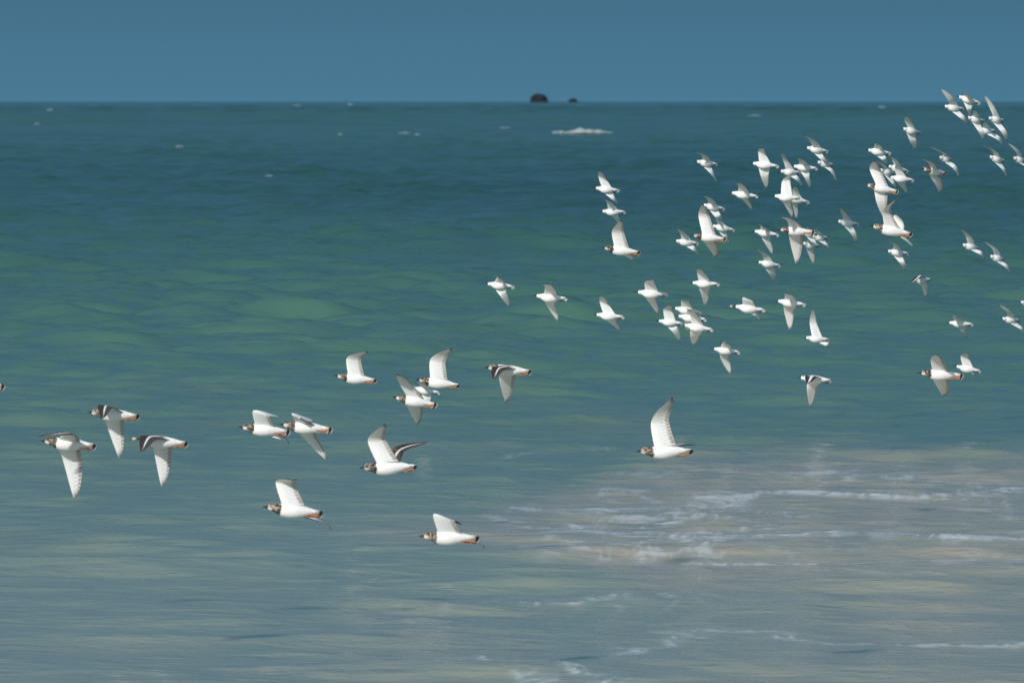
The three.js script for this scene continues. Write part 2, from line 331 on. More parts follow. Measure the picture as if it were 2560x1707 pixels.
function buildTail(sp, L, f, d, r, s, spread) {
  const nu = 10, nv = 26, p = [], co = [], ix = [];
  for (const face of [1, -1]) {
    const base = p.length / 3;
    for (let i = 0; i <= nu; i++) for (let j = 0; j <= nv; j++) {
      const u = i / nu, v = j / nv * 2 - 1, a = v * spread, len = .255 - .02 * v * v - .006 * Math.abs(Math.sin(v * 6 * Math.PI)) * u;
      const q = .735 + len * u * Math.cos(a * u), w = (.046 * (1 - u) + .0) * v + len * u * Math.sin(a) * .95;
      const lift = .012 - .02 * u - .018 * v * v * u + face * .007 * (1 - .75 * u) * (1 - v * v);
      const x = f.clone().multiplyScalar((.45 - q) * L).addScaledVector(r, w * L).addScaledVector(d, lift * L);
      p.push(x.x, x.y, x.z);
      const feather = Math.abs(Math.sin(v * 6 * Math.PI)) < .25 ? .85 : 1;
      let c;
      if (sp === 'turnstone') c = u > .95 ? WHITE : u > .68 + .10 * v * v ? [.035 * feather, .028 * feather, .025 * feather] : WHITE.map((k) => k * feather);
      else c = Math.abs(v) < .3 && face > 0 ? [.12, .12, .12] : mixc(WHITE, [.50, .50, .50], .75 * sm(.35, 1, u)).map((k) => k * feather);
      co.push(...c);
    }
    for (let i = 0; i < nu; i++) for (let j = 0; j < nv; j++) { const a = base + i * (nv + 1) + j, b = a + nv + 1; face > 0 ? ix.push(a, a + 1, b, b, a + 1, b + 1) : ix.push(a, b, a + 1, b, b + 1, a + 1); }
  }
  const g = new THREE.BufferGeometry(); g.setAttribute('position', new THREE.Float32BufferAttribute(p, 3)); g.setAttribute('color', new THREE.Float32BufferAttribute(co, 3)); g.setIndex(ix); g.computeVertexNormals();
  return g;
}
function wingColor(sp, face, u, v, s) {
  const hand = u > .36, n = hand ? (u - .36) / .64 * 10 + v * 1.6 : u / .36 * 9 + v * .6, ph = n - Math.floor(n);
  const line = Math.min(ph, 1 - ph), stripe = 1 - .30 * (1 - sm(.02, .26, line)) * sm(.30, .62, v);
  const m = noise(u * 26 + s, v * 9, s), m2 = noise(u * 60, v * 22 + s, 5);
  if (sp === 'turnstone') {
    if (face < 0) {
      let c = mixc(WHITE, GREYWHITE, .5 * sm(.35, .9, u) + .2 * sm(.2, .6, v));
      const vane = sm(.70, .86, v) * (ph > .30 ? 1 : .25) * .80 * (1 - .4 * sm(.8, 1, u)) + .0;
      c = mixc(c, [.20, .165, .135], vane);
      c = mixc(c, [.11, .085, .065], .88 * sm(.80, .97, u + .10 * (v - .5)) * sm(.05, .6, v + u - .6));
      const row = .07 * sm(.35, 1, Math.sin(v * 22 + .6 * m)) * (1 - sm(.55, .7, v)) + .06 * sm(0, .4, m2);
      return c.map((k) => k * stripe * (1 - row));
    }
    let c = mixc(INK, UMBER, sm(-.1, .3, m));
    if (u < .40 && v < .46) c = mixc(c, mixc(RUFOUS, BUFF, sm(.1, .4, m2)), .55 * sm(-.1, .25, m));
    const bar = sm(.035, .0, Math.abs(v - (.50 + .06 * u)) - .058 * (1 - .35 * u)) * sm(.02, .12, u) * (1 - .75 * sm(.62, .9, u));
    c = mixc(c, WHITE, bar);
    if (u < .12) c = mixc(c, WHITE, sm(.55, .7, v) * .8);
    if (v > .955) c = mixc(c, BUFF, .6);
    if (hand || v > .58) c = mixc(c, [.34, .31, .28], .55 * (1 - sm(.03, .16, line)) * sm(.5, .7, v));
    return c;
  }
  if (face < 0) {
    let c = mixc(WHITE, GREYWHITE, .4 * sm(.4, 1, u));
    c = mixc(c, [.30, .27, .25], .70 * sm(.74, .98, v) * sm(.05, .4, u));
    c = mixc(c, [.15, .125, .11], .85 * sm(.82, .98, u));
    c = mixc(c, [.45, .42, .40], .5 * (1 - sm(0, .06, v)) * sm(.3, .6, u));
    return c.map((k) => k * (1 - (1 - stripe) * .55));
  }
  let c = mixc(ASH, [.26, .26, .27], sm(-.1, .3, m));
  c = mixc(c, INK, .95 * (1 - sm(.16, .26, v)) * sm(.15, .3, u));
  if (hand) c = mixc(c, INK, .95 * sm(.36, .46, u));
  c = mixc(c, INK, .85 * sm(.70, .76, v));
  const bar = sm(.03, .0, Math.abs(v - .58) - .11) * sm(.04, .12, u) * (1 - .5 * sm(.7, .95, u));
  return mixc(c, WHITE, bar);
}
function curve(a, b, c, bend, u) {                              // a -> b on the arm share of the wing, b -> c on the hand
  const A = .36;
  if (u < A) { const t = u / A, m = a.clone().lerp(b, .5).addScaledVector(c.clone().sub(a).normalize(), 0); const t1 = c.clone().sub(a).multiplyScalar(.20);
    return new THREE.Vector3(...['x', 'y', 'z'].map((k) => { const t2 = t * t, t3 = t2 * t, ma = (b[k] - a[k]) * 1.0, mb = (b[k] - a[k]) * .55 + t1[k] * .9; return (2 * t3 - 3 * t2 + 1) * a[k] + (t3 - 2 * t2 + t) * ma + (-2 * t3 + 3 * t2) * b[k] + (t3 - t2) * mb; })); }
  const t = (u - A) / (1 - A), t2 = t * t, t3 = t2 * t;
  return new THREE.Vector3(...['x', 'y', 'z'].map((k) => { const t1 = (c[k] - a[k]) * .20, ma = ((b[k] - a[k]) * .55 + t1 * .9) * 1.1 + (c[k] - b[k]) * .35 + bend[k] * .6, mb = (c[k] - b[k]) * .85 - bend[k] * 1.5; return (2 * t3 - 3 * t2 + 1) * b[k] + (t3 - 2 * t2 + t) * ma + (-2 * t3 + 3 * t2) * c[k] + (t3 - t2) * mb; }));
}
function buildWing(sp, side, L, S, R, W, E, T, s) {
  const big = sp === 'turnstone', nu = big ? 72 : 48, nv = big ? 16 : 12, p = [], co = [], ix = [];
  const chordWE = E.clone().sub(W), lenHand = T.clone().sub(W).length(), back = chordWE.clone().normalize();
  const bendL = back.clone().multiplyScalar(-.05 * lenHand), bendT = back.clone().multiplyScalar(.22 * lenHand);
  const tipW = T.clone().addScaledVector(back, .008 * L);
  const lead = [], trail = [];
  for (let i = 0; i <= nu; i++) { const u = i / nu; lead.push(curve(S, W, T, bendL, u)); trail.push(curve(R, E, tipW, bendT, u)); }
  const mid = lead.map((a, i) => a.clone().lerp(trail[i], .45)), nor = [];
  for (let i = 0; i <= nu; i++) {
    const sp_ = mid[Math.min(nu, i + 2)].clone().sub(mid[Math.max(0, i - 2)]), ch = trail[Math.min(i, nu - 4)].clone().sub(lead[Math.min(i, nu - 4)]);
    nor.push((side < 0 ? sp_.cross(ch) : ch.clone().cross(sp_)).normalize());
  }
  for (let k = 0; k < 4; k++) for (let i = 1; i < nu; i++) nor[i].add(nor[i - 1]).add(nor[i + 1]).normalize();
  for (const face of [1, -1]) {
    const base = p.length / 3;
    for (let i = 0; i <= nu; i++) for (let j = 0; j <= nv; j++) {
      const u = i / nu, v = j / nv, ch = trail[i].distanceTo(lead[i]);
      const n = u > .36 ? (u - .36) / .64 * 10 : u / .36 * 9, ph = n - Math.floor(n), nick = v * v * (.03 + .035 * u) * (ph < .5 ? ph * 2 : 2 - 2 * ph) * sm(.02, .1, u) * (1 - sm(.93, 1, u));
      const vv = v * (1 - nick);
      const camber = .28 * ch * vv * (1 - vv) * (1 - .55 * u), thick = (.055 * L * (1 - u) * (1 - u) + .012 * L * (1 - u) + .003 * L) * 1.9 * Math.sqrt(vv + .0001) * (1 - vv) + .0006;
      const ridge = .0035 * L * Math.sin(ph * Math.PI) * sm(.4, .8, v);
      const q = lead[i].clone().lerp(trail[i], vv).addScaledVector(nor[i], camber + face * (thick * (face > 0 ? .35 : .65)) + ridge);
      p.push(q.x, q.y, q.z); co.push(...wingColor(sp, face, u, v, s));
    }
    for (let i = 0; i < nu; i++) for (let j = 0; j < nv; j++) { const a = base + i * (nv + 1) + j, b = a + nv + 1; (face > 0) === (side < 0) ? ix.push(a, b, a + 1, b, b + 1, a + 1) : ix.push(a, a + 1, b, b, a + 1, b + 1); }
  }
  const g = new THREE.BufferGeometry(); g.setAttribute('position', new THREE.Float32BufferAttribute(p, 3)); g.setAttribute('color', new THREE.Float32BufferAttribute(co, 3)); g.setIndex(ix); g.computeVertexNormals();
  return g;
}
function tube(points, radii, na = 7) {                            // a tapering limb through points
  const c = new THREE.CatmullRomCurve3(points), n = 14, p = [], ix = [], fr = c.computeFrenetFrames(n, false);
  for (let i = 0; i <= n; i++) {
    const q = c.getPoint(i / n), t = i / n * (radii.length - 1), k = Math.min(radii.length - 2, Math.floor(t)), rad = mix(radii[k], radii[k + 1], t - k);
    for (let j = 0; j < na; j++) { const a = j / na * 6.28318, v = q.clone().addScaledVector(fr.normals[i], Math.cos(a) * rad).addScaledVector(fr.binormals[i], Math.sin(a) * rad); p.push(v.x, v.y, v.z); }
  }
  for (let i = 0; i < n; i++) for (let j = 0; j < na; j++) { const a = i * na + j, b = i * na + (j + 1) % na; ix.push(a, b, a + na, b, b + na, a + na); }
  const g = new THREE.BufferGeometry(); g.setAttribute('position', new THREE.Float32BufferAttribute(p, 3)); g.setIndex(ix); g.computeVertexNormals(); return g;
}
function part(name, g, m, parent) { const o = new THREE.Mesh(g, m); o.name = name; parent.add(o); return o; }

function makeBird([sp, pos, fwd, rollDeg, L, W1, E1, T1, W2, E2, T2, label], s) {
  const f = V(fwd).normalize(), d0 = new THREE.Vector3(0, 1, 0).addScaledVector(f, -f.y).normalize(), r0 = f.clone().cross(d0), ro = rollDeg * Math.PI / 180;
  const d = d0.clone().multiplyScalar(Math.cos(ro)).addScaledVector(r0, Math.sin(ro)), r = r0.clone().multiplyScalar(Math.cos(ro)).addScaledVector(d0, -Math.sin(ro));
  const root = new THREE.Group(); root.name = numbered(sp); root.position.set(...pos);
  tag(root, label, 'bird', sp === 'turnstone' ? 'turnstones in the flock' : 'sanderlings in the flock');
  const at = (t, up, out) => f.clone().multiplyScalar((.45 - t) * L).addScaledVector(d, up * L).addScaledVector(r, out * L);
  part('body', buildBody(sp, L, f, d, r, s), matFeather, root);
  part('tail', buildTail(sp, L, f, d, r, s, (sp === 'turnstone' ? .46 : .34) + .22 * noise(s, 2.2, 3.3)), matFeather, root);
  const mm = (a) => V(a).multiplyScalar(.001);
  for (const [side, W, E, T] of [[-1, W1, E1, T1], [1, W2, E2, T2]]) {
    const S = at(.305, .010, side * .082), R = at(.70, .008, side * .052);
    part('wing', buildWing(sp, side, L, S, R, mm(W), mm(E), mm(T), s + side), matWing, root);
  }
  const bl = SHAPE[sp].bill;
  part('bill', sp === 'turnstone' ? tube([at(.0, .000, 0), at(bl * .35, .0005, 0), at(bl * .7, .004, 0), at(bl + .012, .009, 0)], [.003, .0115, .0165, .023].map((x) => x * L), 8)
    : tube([at(.0, -.006, 0), at(bl * .4, -.001, 0), at(bl * .75, .004, 0), at(bl + .012, .008, 0)], [.005, .0105, .0125, .019].map((x) => x * L), 8), matBill, root);
  for (const side of [-1, 1]) {
    const e = new THREE.SphereGeometry(.0145 * L, 10, 8), hp = at(bl + .047, .026, side * .047); e.translate(hp.x, hp.y, hp.z); part('eye', e, matEye, root);
    const orange = sp === 'turnstone', k = orange ? .74 : .55, jig = .010 * noise(s * 3.1, side, 1), dn = .012 * noise(s * 1.7, 3, side);
    const leg = tube([at(.64, -.066, side * .034), at(.70, -.082 + jig, side * .030), at(.76, -.080 + jig, side * .022), at(.815, -.066 + dn, side * .016)], [.013, .0085, .0075, .0100].map((x) => x * L * k));
    const toes = [-1, 0, 1].map((q) => tube([at(.805, -.067 + dn, side * .016), at(.85, -.066 - .010 * q + dn, side * .016 + .010 * q), at(.905 + .012 * q, -.050 - .012 * q + dn, side * .013 + .013 * q)], [.010, .0075, .0035].map((x) => x * L * k), 6));
    part('leg', mergeGeometries([leg, ...toes]), orange ? matOrange : matBlackLeg, root);
  }
  scene.add(shade(root));
  if (label.includes('morsel')) {                                 // what it carries home
    const g = new THREE.IcosahedronGeometry(.030 * L, 3), q = g.attributes.position;
    for (let i = 0; i < q.count; i++) { const n = 1 + .4 * noise(q.getX(i) * 300, q.getY(i) * 300, q.getZ(i) * 300 + s); q.setXYZ(i, q.getX(i) * n * 1.3, q.getY(i) * n * .9, q.getZ(i) * n); }
    g.computeVertexNormals();
    const m = new THREE.Mesh(g, matMorsel); m.name = numbered('food_morsel'); m.position.set(...pos).add(at(-.012, -.006, 0));
    tag(m, 'pale shell morsel held in the bill tip of a ' + sp, 'food', null); scene.add(shade(m));
  }
  return root;
}
const FLOCK = [
  ['turnstone', [-1.754,0.858,-38.345], [-0.980,0.099,0.173], 35, 0.230, [-8,45,89], [44,34,103], [-110,33,197], [-16,-63,-63], [61,-83,-76], [29,-225,-84], 'turnstone leading the flock, dark forewing swept edge-on above its head, second wing hanging straight down'],
  ['turnstone', [-1.684,0.888,-40.992], [-0.981,0.090,0.173], 35, 0.230, [-54,40,88], [13,26,76], [-32,-12,216], [-26,-40,-84], [49,-58,-97], [28,-192,-127], 'turnstone with a curled dark wing over its chest, highest of the three leading birds'],
  ['turnstone', [-1.472,0.784,-40.720], [-0.979,0.108,0.173], 35, 0.230, [-73,27,81], [-7,6,70], [-73,-38,207], [-27,-40,-84], [49,-47,-97], [5,-200,-123], 'turnstone with a pale morsel in its bill, dark white-barred wing curled before its breast'],
  ['turnstone', [-1.066,0.804,-41.584], [-0.979,0.105,0.173], 45, 0.230, [-37,81,65], [33,54,52], [80,51,-30], [62,-39,-10], [84,-28,-41], [111,-67,-138], 'turnstone with raised wing bent sharply back, just ahead of one whose far wing hangs diagonally'],
  ['turnstone', [-0.864,0.854,-40.393], [-0.979,0.110,0.173], 50, 0.230, [-47,58,80], [8,23,68], [45,25,-32], [-3,-46,-76], [52,-42,-87], [94,-146,-154], 'turnstone with dark upper wing folded along its back and pale lower wing slanting down'],
  ['turnstone', [-0.475,0.823,-36.762], [-0.985,-0.023,0.173], 20, 0.230, [-68,96,15], [0,103,3], [-5,167,127], [21,69,-10], [69,56,-27], [156,94,-90], 'turnstone showing one pale raised wing and, beyond it, a dark white-barred wing reaching backwards'],
  ['turnstone', [-0.802,0.724,-35.287], [-0.978,0.115,0.173], 35, 0.230, [-53,100,11], [19,91,-2], [24,113,131], [89,-35,-10], [113,-40,-42], [145,-75,-134], 'turnstone with a blunt square-tipped raised wing, gliding low over the green shallows'],
  ['turnstone', [-0.237,0.624,-35.313], [-0.984,0.048,0.173], 40, 0.230, [-48,85,56], [30,59,41], [51,44,-50], [84,-17,-10], [110,-21,-41], [136,-44,-138], 'lowest turnstone of the flock, pointed wing half folded, skimming beside the sandy foam edge'],
  ['turnstone', [0.574,0.867,-37.223], [-0.985,0.000,0.173], 25, 0.230, [-44,107,13], [26,113,1], [34,209,103], [63,23,-10], [65,19,-45], [132,19,-134], 'large lone turnstone with one tall pale wing held straight up above the foam'],
  ['turnstone', [-0.809,0.789,-49.827], [-0.978,0.118,0.173], 35, 0.230, [-36,100,32], [39,88,19], [72,142,131], [72,-24,-10], [86,-22,-44], [105,-44,-143], 'turnstone with upright wing curving back, flying highest and ahead of the middle trio'],
  ['turnstone', [-0.364,0.857,-46.714], [-0.974,0.146,0.173], 25, 0.225, [-29,105,13], [46,94,0], [75,169,104], [2,-16,-83], [33,-14,-112], [24,-19,-215], 'turnstone with tall backward-leaning wing and fanned dark-tipped tail, directly over a spread-winged turnstone'],
  ['turnstone', [-0.470,0.785,-46.169], [-0.966,0.191,0.173], 50, 0.223, [-57,72,62], [1,81,52], [-77,132,184], [-20,-45,-77], [51,-32,-89], [21,-119,-190], 'turnstone with both dark-tipped wings spread up and down, overlapping a sanderling behind its back'],
  ['turnstone', [-0.028,0.955,-45.382], [-0.980,0.102,0.173], 35, 0.230, [-63,13,88], [-3,-2,77], [-63,-40,217], [-29,-62,-66], [39,-58,-78], [-1,-161,-174], 'turnstone flying alone with a dark white-barred wing curled before its breast and open tail'],
  ['turnstone', [0.603,1.366,-54.880], [-0.976,0.135,0.173], 35, 0.230, [-42,97,39], [29,95,27], [7,171,155], [40,-38,-27], [75,-34,-54], [76,-58,-159], 'turnstone with tall grey upright wing, its tip crossing the wing of the sanderling above'],
  ['turnstone', [1.176,1.383,-58.854], [-0.977,0.124,0.173], 45, 0.223, [-51,123,8], [17,123,-4], [-32,201,123], [0,-52,-65], [69,-52,-77], [55,-126,-175], 'turnstone with wings stretched up and down in the middle of a knot of sanderlings'],
  ['turnstone', [1.608,1.465,-55.560], [-0.981,0.084,0.173], 50, 0.221, [-43,55,77], [1,59,58], [-90,83,201], [-23,-64,-62], [49,-68,-75], [14,-194,-136], 'turnstone with forward-pointing upper wing and very broad striped lower wing, hiding three sanderlings'],
  ['turnstone', [2.221,1.679,-58.893], [-0.953,0.216,0.211], 50, 0.219, [-62,107,7], [5,107,-7], [-42,166,127], [-23,-78,-21], [44,-91,-35], [24,-181,-113], 'turnstone with long wings stretched vertically, in front of the crowded group of sanderlings'],
  ['turnstone', [1.833,1.578,-47.410], [-0.962,0.210,0.173], 35, 0.223, [-34,85,60], [6,89,36], [26,151,171], [38,-12,-51], [56,-12,-83], [59,-26,-182], 'turnstone with orange feet trailing, right below the one with vertically stretched wings'],
  ['turnstone', [2.666,1.760,-61.840], [-0.703,0.147,0.696], 50, 0.230, [-34,54,97], [16,44,81], [-94,84,222], [4,-63,-34], [66,-63,-78], [52,-141,-149], 'small distant turnstone with dark head, its thin upper wing pointing forward'],
  ['turnstone', [2.051,0.890,-46.910], [-0.982,0.077,0.173], 50, 0.230, [-41,70,73], [23,59,62], [-21,101,206], [-10,-52,-75], [56,-60,-87], [32,-112,-198], 'turnstone with broad brown-grey wings and orange feet, just ahead of a lone white sanderling'],
  ['turnstone', [-2.258,1.010,-41.111], [-0.981,0.088,0.173], 45, 0.230, [-32,102,22], [52,93,7], [26,169,137], [-16,-67,-61], [52,-67,-73], [18,-201,-139], 'turnstone mostly out of view, only its dark-banded tail tip showing at the picture edge'],
  ['sanderling', [-0.086,1.069,-60.177], [-0.978,0.118,0.173], 48, 0.195, [-6,50,67], [19,40,90], [-42,64,179], [11,-65,-8], [52,-40,-17], [67,-138,-97], 'white sanderling leading the middle line, black-tipped wing drooping over its nape'],
  ['sanderling', [0.195,1.154,-52.214], [-0.979,0.108,0.173], 48, 0.195, [-19,52,68], [27,56,63], [-33,72,183], [-8,-46,-61], [36,-41,-69], [49,-132,-143], 'white sanderling second in the middle line, short blunt upper wing and long hanging lower wing'],
  ['sanderling', [0.565,0.932,-57.800], [-0.981,0.093,0.173], 48, 0.195, [-46,81,27], [5,73,18], [-40,125,137], [23,-48,-30], [55,-40,-49], [75,-92,-132], 'white sanderling third in the middle line, grey upper wing slanted forward'],
  ['sanderling', [0.755,1.149,-53.535], [-0.981,0.090,0.173], 48, 0.195, [-28,61,62], [27,61,52], [15,75,172], [-11,-40,-67], [35,-30,-75], [49,-115,-154], 'white sanderling with square-ended upper wing, just ahead of and above the tight cluster of four'],
  ['sanderling', [1.175,1.082,-60.013], [-0.984,0.049,0.173], 48, 0.195, [-38,65,55], [12,62,47], [-38,96,169], [-13,-59,-50], [43,-48,-60], [12,-142,-143], 'white sanderling with long dusky-tipped lower wing, flying directly above the tight cluster of four'],
  ['sanderling', [1.049,0.721,-65.480], [-0.979,0.111,0.173], 48, 0.195, [-34,81,36], [31,71,25], [6,124,142], [22,-58,-8], [65,-40,-16], [78,-132,-97], 'white sanderling at the front of the tight cluster of four, wing raised over its back'],
  ['sanderling', [1.113,0.860,-62.722], [-0.968,0.182,0.173], 48, 0.201, [-26,62,66], [36,39,54], [19,65,180], [7,-32,-65], [42,-32,-84], [30,-67,-180], 'white sanderling on top of the tight cluster of four, wing lifted and lower wing hidden'],
  ['sanderling', [1.036,0.939,-56.982], [-0.975,0.137,0.173], 48, 0.195, [-13,47,71], [35,36,62], [-32,57,186], [-29,-39,-69], [8,-44,-85], [-10,-84,-178], 'white sanderling sandwiched in the middle of the tight cluster of four, mostly covered'],
  ['sanderling', [1.011,0.960,-53.693], [-0.969,0.175,0.173], 48, 0.188, [-31,65,54], [14,60,46], [-39,96,163], [-29,-51,-54], [24,-51,-63], [-14,-104,-156], 'lowest sanderling of the tight cluster of four, dark grey wings spread up and down'],
  ['sanderling', [1.301,1.058,-53.998], [-0.976,0.130,0.173], 48, 0.195, [-27,57,65], [34,32,54], [18,46,-44], [39,-39,-8], [56,-24,-32], [72,-74,-118], 'white sanderling with a pale morsel on its bill and a small triangular raised wing'],
  ['sanderling', [1.641,1.009,-57.849], [-0.976,0.131,0.173], 48, 0.195, [-26,48,71], [23,41,62], [-56,58,184], [-26,-52,-58], [34,-58,-68], [7,-165,-126], 'white sanderling with fanned tail and broad lower wing straight down, upper wing nearly edge-on'],
  ['sanderling', [2.040,0.607,-65.636], [-0.950,0.085,0.302], 35, 0.195, [-37,102,12], [12,102,-3], [-22,204,94], [65,-46,-5], [96,-31,-24], [86,-68,-118], 'white sanderling with one long narrow wing pointing straight up and a dark bill'],
  ['sanderling', [1.332,0.639,-61.254], [-0.975,0.142,0.173], 48, 0.195, [-11,53,67], [33,37,70], [-31,55,182], [-19,-56,-53], [33,-44,-62], [41,-153,-124], 'white sanderling lowest over the green water, black wing tip just showing above its back'],
  ['sanderling', [1.588,0.737,-51.483], [-0.981,0.092,0.173], 30, 0.195, [-43,19,79], [20,10,68], [-38,-21,190], [-30,-61,-42], [23,-46,-52], [-13,-153,-131], 'sanderling flying alone with black-and-white banded wing curled at its breast, grey wing hanging down'],
  ['sanderling', [2.987,0.446,-64.171], [-0.966,0.195,0.173], 40, 0.195, [-38,79,42], [19,67,32], [4,109,150], [43,-36,-9], [64,-30,-33], [58,-51,-123], 'white sanderling lagging behind the brown-winged turnstone, short grey wing raised'],
  ['sanderling', [0.626,1.611,-65.661], [-0.949,0.095,0.299], 48, 0.195, [-44,80,33], [2,78,31], [-45,124,143], [46,-68,-5], [67,-54,-28], [90,-105,-111], 'white sanderling first and highest of the two above the upright-winged turnstone'],
  ['sanderling', [0.676,1.452,-66.320], [-0.931,0.036,0.365], 48, 0.197, [-32,62,66], [7,57,51], [-65,90,177], [21,-46,-33], [56,-46,-52], [54,-107,-136], 'white sanderling whose hanging wing is crossed by the upright wing tip of a turnstone'],
  ['sanderling', [1.345,1.493,-65.658], [-0.844,0.167,0.510], 48, 0.195, [-33,49,77], [8,49,64], [-67,78,187], [22,-68,2], [60,-54,-12], [73,-95,-104], 'white sanderling above the knot, its breast touched by a turnstone\'s dark wing tip'],
  ['sanderling', [1.438,1.334,-66.994], [-0.879,0.185,0.440], 48, 0.199, [-40,55,72], [-9,52,51], [-66,74,188], [9,-60,-13], [40,-53,-33], [61,-118,-113], 'white sanderling half hidden behind the shoulder of the stretched turnstone'],
  ['sanderling', [1.163,1.256,-65.652], [-0.905,0.097,0.413], 48, 0.195, [-33,60,67], [8,56,55], [-69,98,176], [49,-53,-1], [68,-33,-23], [97,-93,-106], 'white sanderling at the front of the knot, slender wings on one slanting line'],
  ['sanderling', [1.443,1.618,-61.204], [-0.975,0.139,0.173], 48, 0.195, [-25,52,69], [17,52,56], [-42,75,183], [10,-41,-54], [45,-34,-72], [65,-101,-150], 'white sanderling with curved upper wing, between the knot and the upper group'],
  ['sanderling', [1.299,1.788,-65.665], [-0.821,0.117,0.559], 48, 0.195, [-24,49,79], [13,47,62], [-77,74,185], [31,-67,4], [54,-58,-20], [79,-137,-91], 'white sanderling leading the upper group, thin upper wing pointing forward, dark blue water around'],
  ['sanderling', [1.585,1.802,-61.608], [-0.979,0.110,0.173], 48, 0.195, [-32,80,37], [13,74,31], [-11,107,150], [-15,-70,-25], [36,-70,-34], [21,-151,-116], 'white sanderling with blunt grey upper wing and broad lower wing, leading a file of four'],
  ['sanderling', [1.899,1.717,-67.004], [-0.809,0.059,0.585], 48, 0.199, [-37,73,58], [2,68,42], [-58,136,163], [42,-48,5], [68,-34,-18], [96,-104,-96], 'white sanderling with dark-tipped raised wing, a neighbour\'s wing tip crossing its belly'],
  ['sanderling', [1.939,1.762,-65.014], [-0.961,0.094,0.259], 48, 0.193, [-29,44,73], [16,40,69], [-52,65,185], [7,-64,-6], [44,-64,-22], [48,-139,-98], 'white sanderling whose head overlaps the tail of the sanderling just ahead'],
  ['sanderling', [1.674,1.614,-59.931], [-0.981,0.091,0.173], 35, 0.186, [-16,96,9], [36,103,0], [48,152,96], [3,-51,-42], [44,-43,-51], [49,-126,-127], 'white sanderling with sickle-curved raised wing, its shaded rear body covering another bird'],
  ['sanderling', [1.928,1.538,-66.322], [-0.918,0.232,0.322], 48, 0.197, [-23,62,68], [25,41,51], [-7,89,182], [-19,-42,-61], [20,-42,-76], [6,-137,-147], 'white sanderling hidden behind the sickle-winged one, tail and wings poking out'],
  ['sanderling', [1.981,1.888,-63.755], [-0.856,0.152,0.494], 48, 0.189, [-37,55,68], [7,51,64], [-84,91,170], [29,-60,2], [60,-51,-17], [87,-114,-92], 'white sanderling highest of the close pair, its lower wing crossing the bird below'],
  ['sanderling', [2.142,1.775,-67.005], [-0.633,0.117,0.765], 48, 0.199, [-17,36,91], [23,34,75], [-17,57,208], [37,-50,12], [58,-36,-12], [90,-132,-77], 'white sanderling crossed by the wing of the bird above it in the close pair'],
  ['sanderling', [1.690,1.321,-65.412], [-0.972,0.158,0.173], 48, 0.195, [-24,50,70], [-3,39,95], [-55,58,183], [0,-60,-37], [44,-53,-44], [58,-147,-117], 'white sanderling with black wing patch over its shoulder and long white wing slanting back'],
  ['sanderling', [1.717,1.110,-65.649], [-0.879,0.158,0.449], 48, 0.195, [-38,62,66], [7,58,58], [-91,106,168], [5,-56,-30], [57,-56,-53], [45,-121,-129], 'white sanderling with dusky forward-pointing wing, directly below the black-shouldered one'],
  ['sanderling', [2.249,1.387,-65.655], [-0.831,0.123,0.543], 48, 0.195, [-30,48,78], [6,55,61], [-53,101,185], [23,-65,3], [62,-60,-12], [71,-137,-90], 'white sanderling alone over green water, ahead of the crowded group, wings on a straight slant'],
  ['sanderling', [2.103,1.270,-66.993], [-0.633,0.070,0.771], 48, 0.199, [-15,40,90], [16,34,69], [-43,68,204], [41,-50,12], [66,-44,-12], [85,-97,-95], 'white sanderling trailing last of the three behind the broad-winged turnstone'],
  ['sanderling', [2.013,1.306,-66.317], [-0.633,0.084,0.770], 48, 0.197, [-12,35,90], [16,30,68], [-26,49,206], [24,-62,12], [55,-59,-10], [66,-112,-93], 'white sanderling hidden behind a turnstone\'s orange feet, only belly and wing visible'],
  ['sanderling', [2.003,1.239,-65.652], [-0.661,0.091,0.745], 30, 0.195, [-22,22,93], [-6,20,119], [-37,-18,204], [-13,-51,-36], [30,-51,-47], [27,-135,-125], 'grey-shaded sanderling behind the broad striped wing of a turnstone, long white wing hanging down'],
  ['sanderling', [2.456,1.864,-65.667], [-0.911,0.135,0.390], 55, 0.195, [-18,50,73], [30,31,53], [-13,57,189], [30,-53,-1], [64,-43,-19], [66,-91,-109], 'white sanderling at the top of the crowded group, its wings barely lifted'],
  ['sanderling', [2.694,1.732,-68.400], [-0.794,0.203,0.573], 48, 0.203, [-35,69,69], [7,54,58], [-70,95,184], [-8,-26,-61], [12,-26,-88], [5,-49,-180], 'white sanderling in the crowded group, body covered by a neighbour\'s raised grey wing'],
  ['sanderling', [2.568,1.720,-67.004], [-0.548,0.148,0.824], 48, 0.199, [-44,52,76], [-10,45,57], [-89,81,187], [39,-82,14], [57,-70,-11], [71,-112,-99], 'white sanderling in the crowded group, pressed behind the turnstone\'s raised wing'],
  ['sanderling', [2.609,1.682,-65.663], [-0.942,0.117,0.316], 48, 0.195, [-37,70,54], [16,56,37], [-11,112,163], [6,-52,-41], [45,-38,-54], [52,-101,-143], 'rearmost white sanderling of the crowded group, grey triangular wing raised'],
  ['sanderling', [2.619,1.307,-66.693], [-0.970,0.170,0.173], 48, 0.201, [-10,113,6], [63,35,-12], [37,96,119], [44,-38,-8], [73,-38,-31], [127,-102,-94], 'white sanderling hidden behind the orange-footed turnstone, dusky lower wing slanting out below'],
  ['sanderling', [2.584,1.187,-65.650], [-0.830,0.113,0.546], 48, 0.195, [-23,51,78], [12,46,60], [-61,76,188], [18,-64,3], [59,-64,-10], [63,-127,-95], 'white sanderling alone directly below the orange-footed turnstone'],
  ['sanderling', [2.749,1.001,-65.646], [-0.703,-0.014,0.711], 35, 0.195, [-34,26,89], [21,26,50], [-80,-22,193], [7,-48,-34], [51,-37,-40], [38,-122,-131], 'sanderling with black-edged wing curled over its head, near the brighter green water'],
